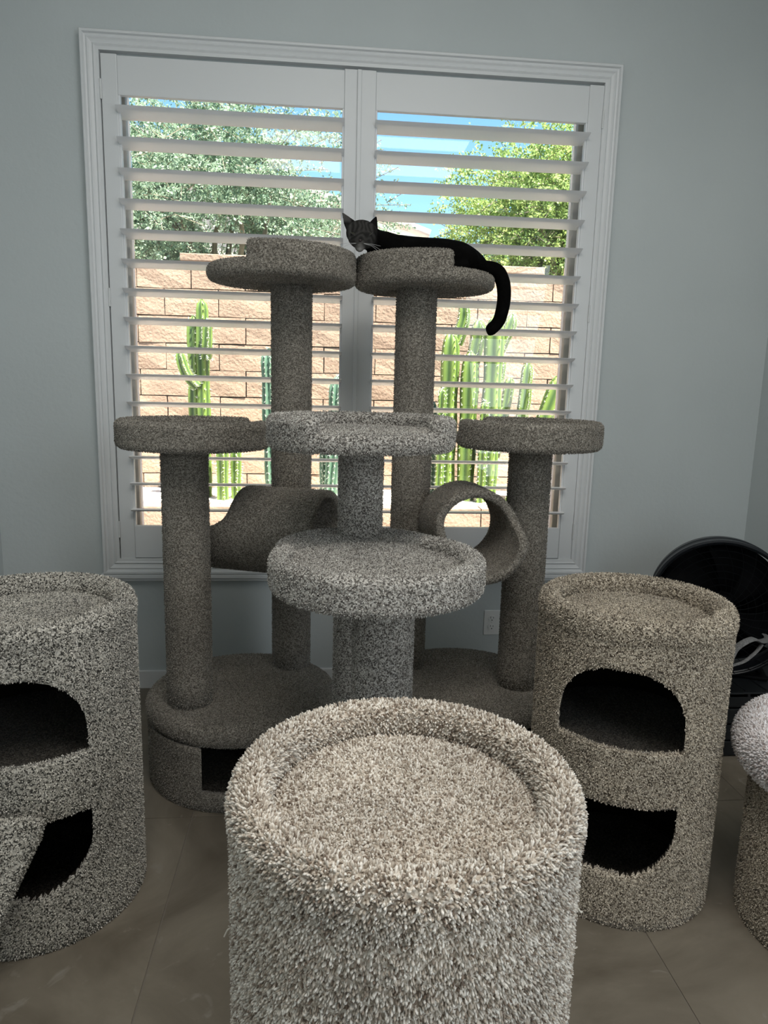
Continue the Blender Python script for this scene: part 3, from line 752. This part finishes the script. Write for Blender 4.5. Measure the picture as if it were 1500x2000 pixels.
obj('loose_end', tube(bmesh.new(), spline([(1.35, -.79, .365), (1.395, -.785, .382), (1.44, -.78, .401), (1.495, -.775, .417), (1.545, -.76, .446), (1.58, -.735, .462)], 6), .008, 8, flat=.45), M_strap, st_, smooth=True)

# ------------------------------------------------------------------ the yard
obj('yard_ground', boxm(-8, 9, WY+.2, 14, -.20, -.02), M_ground, kind='structure')
obj('planter_bed', boxm(-3.0, 4.0, 2.02, 2.72, -.02, .50), M_ground, kind='structure')
def block_mesh(seed, L=.398, D=.15, H=.195):
    b = bmesh.new(); box(b, 0, L, 0, D, 0, H)
    bmesh.ops.subdivide_edges(b, edges=b.edges[:], cuts=1, use_grid_fill=True)
    rnd = random.Random(seed)
    for v in b.verts:
        if v.co.y < .01:
            ed = v.co.x < .01 or v.co.x > L-.01 or v.co.z < .01 or v.co.z > H-.01
            v.co.y += rnd.uniform(-.004, .003)+(.003 if ed else -.003)
            v.co.z += rnd.uniform(-.003, .003); v.co.x += rnd.uniform(-.002, .002)
    me = tomesh(b, 'block'); me.materials.append(M_block); return me
BM = [block_mesh(i) for i in range(6)]
rnd = random.Random(7)
gw = empty('garden_wall', (.3, 2.75, 0), label='tan slump-block garden wall behind the cacti, seen through the window', cat='wall')
ztop = 2.235; FY = 2.75
obj('mortar', boxm(-2.9, 3.9, FY+.022, FY+.14, 0, ztop-.01), M_mortar, gw)
for r_ in range(10):
    z0 = ztop-.203*(r_+1)+.004
    xoff = -1.383 if r_ % 2 == 0 else -1.180
    for k in range(-4, 14):
        x0 = xoff+.406*k
        if x0 < -2.95 or x0 > 3.6: continue
        o = link('block', rnd.choice(BM), None, gw); o.location = (x0+rnd.uniform(-.002, .002), FY+rnd.uniform(-.004, .004), z0)
capm = []
for i in range(3):
    b = bmesh.new(); box(b, 0, .40, 0, .19, 0, .055, .006)
    capm.append(tomesh(b, 'cap_block')); capm[-1].materials.append(M_block)
for k in range(7):
    o = link('cap_block', capm[k % 3], None, gw); o.location = (-1.06+.406*k-(.24 if k == 6 else 0)*0, FY-.02, ztop+.002)
# planter retaining wall
rw_ = empty('planter_wall', (.3, 2.0, 0), label='low tan block retaining wall in front of the cactus bed', cat='wall')
obj('mortar', boxm(-2.9, 3.9, 1.89, 2.0, 0, .47), M_mortar, rw_)
for r_ in range(3):
    for k in range(17):
        x0 = -2.9+.406*k+(.203 if r_ % 2 else 0)
        o = link('block', rnd.choice(BM), None, rw_); o.location = (x0, 1.875, .295-.203*r_); o.scale = (1, .9, 1)

# neighbour's house
nb = empty('house', (-1.5, 9, 0), label="pale stucco house with a low-pitched tile roof beyond the garden wall", cat='house')
def gable(x): return 3.72-(x-1.70)*.282 if x > -3.2 else 5.10+(x+3.2)*.282
b = bmesh.new(); pts = [(-8, 0), (1.3, 0), (1.3, gable(1.3)-.12), (-3.2, gable(-3.2)-.12), (-8, gable(-8)-.12)]
f0 = [b.verts.new((x, 9.25, z)) for x, z in pts]; f1 = [b.verts.new((x, 13.5, z)) for x, z in pts]
for i in range(5): b.faces.new((f0[i], f0[(i+1) % 5], f1[(i+1) % 5], f1[i]))
b.faces.new(f0); b.faces.new(f1[::-1]); obj('wall', b, M_stucco, nb)
for side_, (xa, xb) in (('r', (-3.2, 1.75)), ('l', (-8.2, -3.2))):
    b = bmesh.new(); v_ = []
    for y in (8.95, 13.7):
        for x, dz in ((xa, -.10), (xb, -.10), (xb, .03), (xa, .03)): v_.append(b.verts.new((x, y, gable(x)+dz)))
    for a in ((0, 1, 2, 3), (7, 6, 5, 4), (0, 4, 5, 1), (1, 5, 6, 2), (2, 6, 7, 3), (3, 7, 4, 0)): b.faces.new([v_[i] for i in a])
    obj('roof_slope', b, M_fascia, nb)
slope = math.atan(.282)
for k in range(11):
    xr = 1.75-.42*k
    b = bmesh.new()
    for j in range(2): pass
    tube(b, [(xr-.44, 8.93, gable(xr-.44)+.065), (xr, 8.93, gable(xr)+.045)], .075, 10)
    obj('roof_tile', b, M_rooftile, nb, smooth=True)
for k in range(11):
    xr = 1.75-.42*k
    b = bmesh.new()
    for yy in np.arange(9.12, 13.6, .26): tube(b, [(xr-.44, yy, gable(xr-.44)+.05), (xr, yy, gable(xr)+.03)], .075, 6)
    obj('roof_tile_course', b, M_rooftile, nb)

# trees behind the wall
def tree(name, label, trunk, crown_c, crown_r, ntwig, nleaf, lsize, seed, m, zmin, bias=None):
    rs = np.random.RandomState(seed); rn = random.Random(seed)
    t = empty(name, trunk, label=label, cat='tree')
    b = bmesh.new(); tips = []
    T = Vector(trunk); Cc = Vector(crown_c)
    fork = T.lerp(Vector((Cc.x, Cc.y, zmin)), .75)
    tube(b, spline([T, T.lerp(fork, .5)+Vector((.08, 0, 0)), fork], 5), [.11]*4+[.095]*4+[.08]*3, 10)
    for i in range(16):
        a = rn.uniform(0, 2*PI); el = rn.uniform(-.2, 1)
        e = Cc+Vector((math.cos(a)*crown_r[0]*rn.uniform(.5, .95), math.sin(a)*crown_r[1]*rn.uniform(.4, .9), el*crown_r[2]*.8))
        mid = fork.lerp(e, .5)+Vector((rn.uniform(-.2, .2), rn.uniform(-.2, .2), rn.uniform(.0, .3)))
        p = spline([fork, mid, e], 6); tube(b, p, list(np.linspace(.045, .008, len(p))), 6)
        tips += [p[j] for j in range(5, len(p))]
    obj('branches', b, M_bark, t, smooth=True)
    # feathery twigs with leaflets
    tw0 = []
    while len(tw0) < ntwig:
        p = rs.normal(0, .55, 3); rr_ = np.linalg.norm(p)
        if rr_ > 1.05: continue
        c_ = np.array(Cc)+p*np.array(crown_r)
        if noise.noise(Vector(c_)*1.3+Vector((seed, 0, 0))) < -.24+.12*rr_: continue
        tw0.append(c_)
    tw0 = np.array(tw0); n = len(tw0)
    out = (tw0-np.array(Cc))/np.array(crown_r); d = out+rs.normal(0, .5, (n, 3)); d[:, 2] += .1; d /= np.linalg.norm(d, axis=1)[:, None]
    tl_ = rs.uniform(.18, .42, n)
    k = np.tile((np.arange(nleaf)+.5)/nleaf, (n, 1))
    P_ = tw0[:, None]+d[:, None]*(k*tl_[:, None])[..., None]; P_[..., 2] -= (k**2*tl_[:, None]*.35)
    P_ = P_.reshape(-1, 3); nn = len(P_)
    P_ += rs.normal(0, .008, (nn, 3))
    a1 = rs.normal(0, 1, (nn, 3)); a1 /= np.linalg.norm(a1, axis=1)[:, None]; a2 = np.cross(a1, rs.normal(0, 1, (nn, 3))); a2 /= np.linalg.norm(a2, axis=1)[:, None]
    s_ = lsize*rs.uniform(.6, 1.3, nn)
    VV = np.stack([P_, P_+a1*s_[:, None]*.5+a2*s_[:, None]*.28, P_+a1*s_[:, None], P_+a1*s_[:, None]*.5-a2*s_[:, None]*.28], 1).reshape(-1, 3)
    FF = (np.arange(nn)[:, None]*4+np.arange(4)[None]).ravel()
    me = bpy.data.meshes.new('foliage'); me.vertices.add(len(VV)); me.loops.add(len(FF)); me.polygons.add(nn)
    me.vertices.foreach_set('co', VV.astype(np.float32).ravel()); me.loops.foreach_set('vertex_index', FF.astype(np.int32)); me.polygons.foreach_set('loop_start', (np.arange(nn)*4).astype(np.int32))
    at = me.attributes.new('tint', 'FLOAT', 'POINT')
    base_ = np.repeat(rs.beta(2, 2, n), nleaf); at.data.foreach_set('value', np.repeat(np.clip(base_+rs.normal(0, .12, nn), 0, 1), 4).astype(np.float32))
    me.update(); link('foliage', me, m, t, kind='stuff')
    # twigs
    b = bmesh.new()
    for i in range(0, n, 4):
        p0 = Vector(tw0[i]); p1 = p0+Vector(d[i])*tl_[i]-Vector((0, 0, tl_[i]*.3))
        tube(b, [p0, p1], .004, 3, caps=False)
    link('twigs', tomesh(b, 'twigs'), M_bark, t, kind='stuff')
tree('mesquite_tree', 'large fine-leaved grey-green tree filling the left half of the window view', (-1.1, 4.9, 0), (-1.0, 4.9, 3.02), (1.65, 1.0, 1.22), 5400, 26, .034, 5, M_leafL, 2.3)
tree('palo_verde_tree', 'bright yellow-green tree against the sky in the right half of the window', (3.0, 4.9, 0), (2.65, 4.9, 3.05), (1.25, .95, 1.08), 4600, 26, .034, 9, M_leafR, 2.3)

# cacti
def cactus_stem(t, pts, r, ribs=6, m=M_cactus, seed=0, spines=True, name='stem'):
    P = spline(pts, 8); n = len(P); seg = ribs*6; b = bmesh.new(); rings = []; L = sum((P[i+1]-P[i]).length for i in range(n-1)); s = 0
    lay = b.verts.layers.float.new('tint'); sp = []
    up = Vector((1, 0, 0)); rn = random.Random(seed)
    for i, p in enumerate(P):
        if i: s += (P[i]-P[i-1]).length
        rem = L-s; tp_ = math.sqrt(max(0.02, 1-(1-min(1, rem/(r*1.8)))**2)); tp_ *= (1-.06*math.sin(s*14+seed))
        tt = (P[min(i+1, n-1)]-P[max(i-1, 0)]).normalized(); x = (up-tt*up.dot(tt)).normalized(); y = tt.cross(x)
        ring = []
        for k in range(seg):
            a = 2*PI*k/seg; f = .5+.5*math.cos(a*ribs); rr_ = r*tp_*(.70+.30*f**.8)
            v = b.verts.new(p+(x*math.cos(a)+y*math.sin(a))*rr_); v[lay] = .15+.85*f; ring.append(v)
        rings.append(ring)
        for k in range(ribs):
            a = 2*PI*k/ribs; dd = x*math.cos(a)+y*math.sin(a); sp.append((p+dd*r*tp_*.99, dd, tt))
    for a, c_ in zip(rings, rings[1:]):
        for k in range(seg): b.faces.new((a[k], a[(k+1) % seg], c_[(k+1) % seg], c_[k]))
    b.faces.new(rings[-1]); b.faces.new(rings[0][::-1])
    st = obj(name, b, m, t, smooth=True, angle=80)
    if spines:
        b = bmesh.new()
        for p, dd, tt in sp:
            for _ in range(5):
                q_ = (dd+Vector((rn.uniform(-.8, .8), rn.uniform(-.8, .8), rn.uniform(-.6, .8)))).normalized(); l_ = rn.uniform(.012, .028)
                sd = q_.cross(tt).normalized()*.003; a1, a2, a3 = b.verts.new(p-sd), b.verts.new(p+sd), b.verts.new(p+q_*l_); b.faces.new((a1, a2, a3))
        link('spines', tomesh(b, 'spines'), M_spine, t, kind='stuff')
def cactus(label, x, y, stems, m=M_cactus, ribs=5, seed=0, name='columnar_cactus'):
    t = empty(name, (x, y, .5), label=label, cat='cactus', group='cacti in the bed')
    for i, (pts, r) in enumerate(stems): cactus_stem(t, pts, r, ribs, m, seed+i)
    return t
def col(x, y, z1, lean=0, z0=.48, w_=.0): return [(x-lean, y, z0), (x-lean*.5, y, z0+(z1-z0)*.33), (x-lean*.2, y, z0+(z1-z0)*.7), (x, y, z1)]
cactus('tall slim cactus on the left with a stubby side arm', -.87, 2.3, [(col(-.90, 2.33, 1.80), .052), (col(-.83, 2.27, 1.91), .048), ([(-.86, 2.2, 1.30), (-.93, 2.19, 1.38), (-.965, 2.19, 1.47), (-.98, 2.19, 1.55)], .038), ([(-.80, 2.22, 1.50), (-.79, 2.2, 1.58), (-.785, 2.2, 1.68), (-.78, 2.2, 1.76)], .036)], seed=1)
cactus('short cactus low at the foot of the tall slim left one', -.62, 2.15, [(col(-.69, 2.15, .98), .045), (col(-.60, 2.2, .90), .04)], seed=12)
cactus('plain dark green column cactus beside the left tree post', -.37, 2.3, [(col(-.365, 2.3, 1.585, lean=-.04), .062)], M_cactusB, 9, 21)
cactus('bluish column cactus behind the middle of the window', .12, 2.3, [(col(.135, 2.3, 1.40, lean=.05), .06), (col(.05, 2.36, 1.02), .045)], M_cactusB, 9, 31)
cactus('large clump of tall ribbed cactus columns under the hanging tail', 1.1, 2.3, [
    (col(.955, 2.25, 1.74), .070),
    ([(1.0, 2.30, 1.66), (1.03, 2.30, 1.74), (1.055, 2.3, 1.85), (1.045, 2.3, 1.96)], .050),
    (col(1.10, 2.22, 1.60), .070),
    ([(1.13, 2.36, 1.45), (1.16, 2.36, 1.6), (1.18, 2.36, 1.72), (1.18, 2.36, 1.84)], .060),
    (col(1.265, 2.20, 1.86), .074),
    ([(1.33, 2.28, 1.62), (1.36, 2.28, 1.70), (1.40, 2.28, 1.80), (1.41, 2.28, 1.88)], .045),
    ([(1.34, 2.33, 1.35), (1.345, 2.33, 1.42), (1.355, 2.33, 1.50), (1.36, 2.33, 1.57)], .040),
    (col(.895, 2.18, 1.33), .035), (col(1.20, 2.12, 1.25), .035)], seed=41)
cactus('thin leaning cactus just right of the tall clump', 1.42, 2.3, [([(1.31, 2.42, .48), (1.38, 2.42, .9), (1.43, 2.42, 1.18), (1.46, 2.42, 1.43)], .044)], seed=61)
cactus('single cactus with a pale pinched waist near the right window frame', 1.545, 2.3, [(col(1.53, 2.3, 1.16), .058), ([(1.53, 2.3, 1.12), (1.545, 2.3, 1.25), (1.55, 2.3, 1.4), (1.555, 2.3, 1.54)], .048)], seed=71)
cactus('broad cactus leaning right at the right window frame', 1.8, 2.3, [([(1.45, 2.13, .48), (1.57, 2.13, .9), (1.68, 2.13, 1.2), (1.76, 2.13, 1.45)], .066)], seed=81)
cactus('small round-topped cactus seen between post and clump', .86, 2.45, [(col(.862, 2.45, 1.235), .05)], M_cactusB, 9, 91)
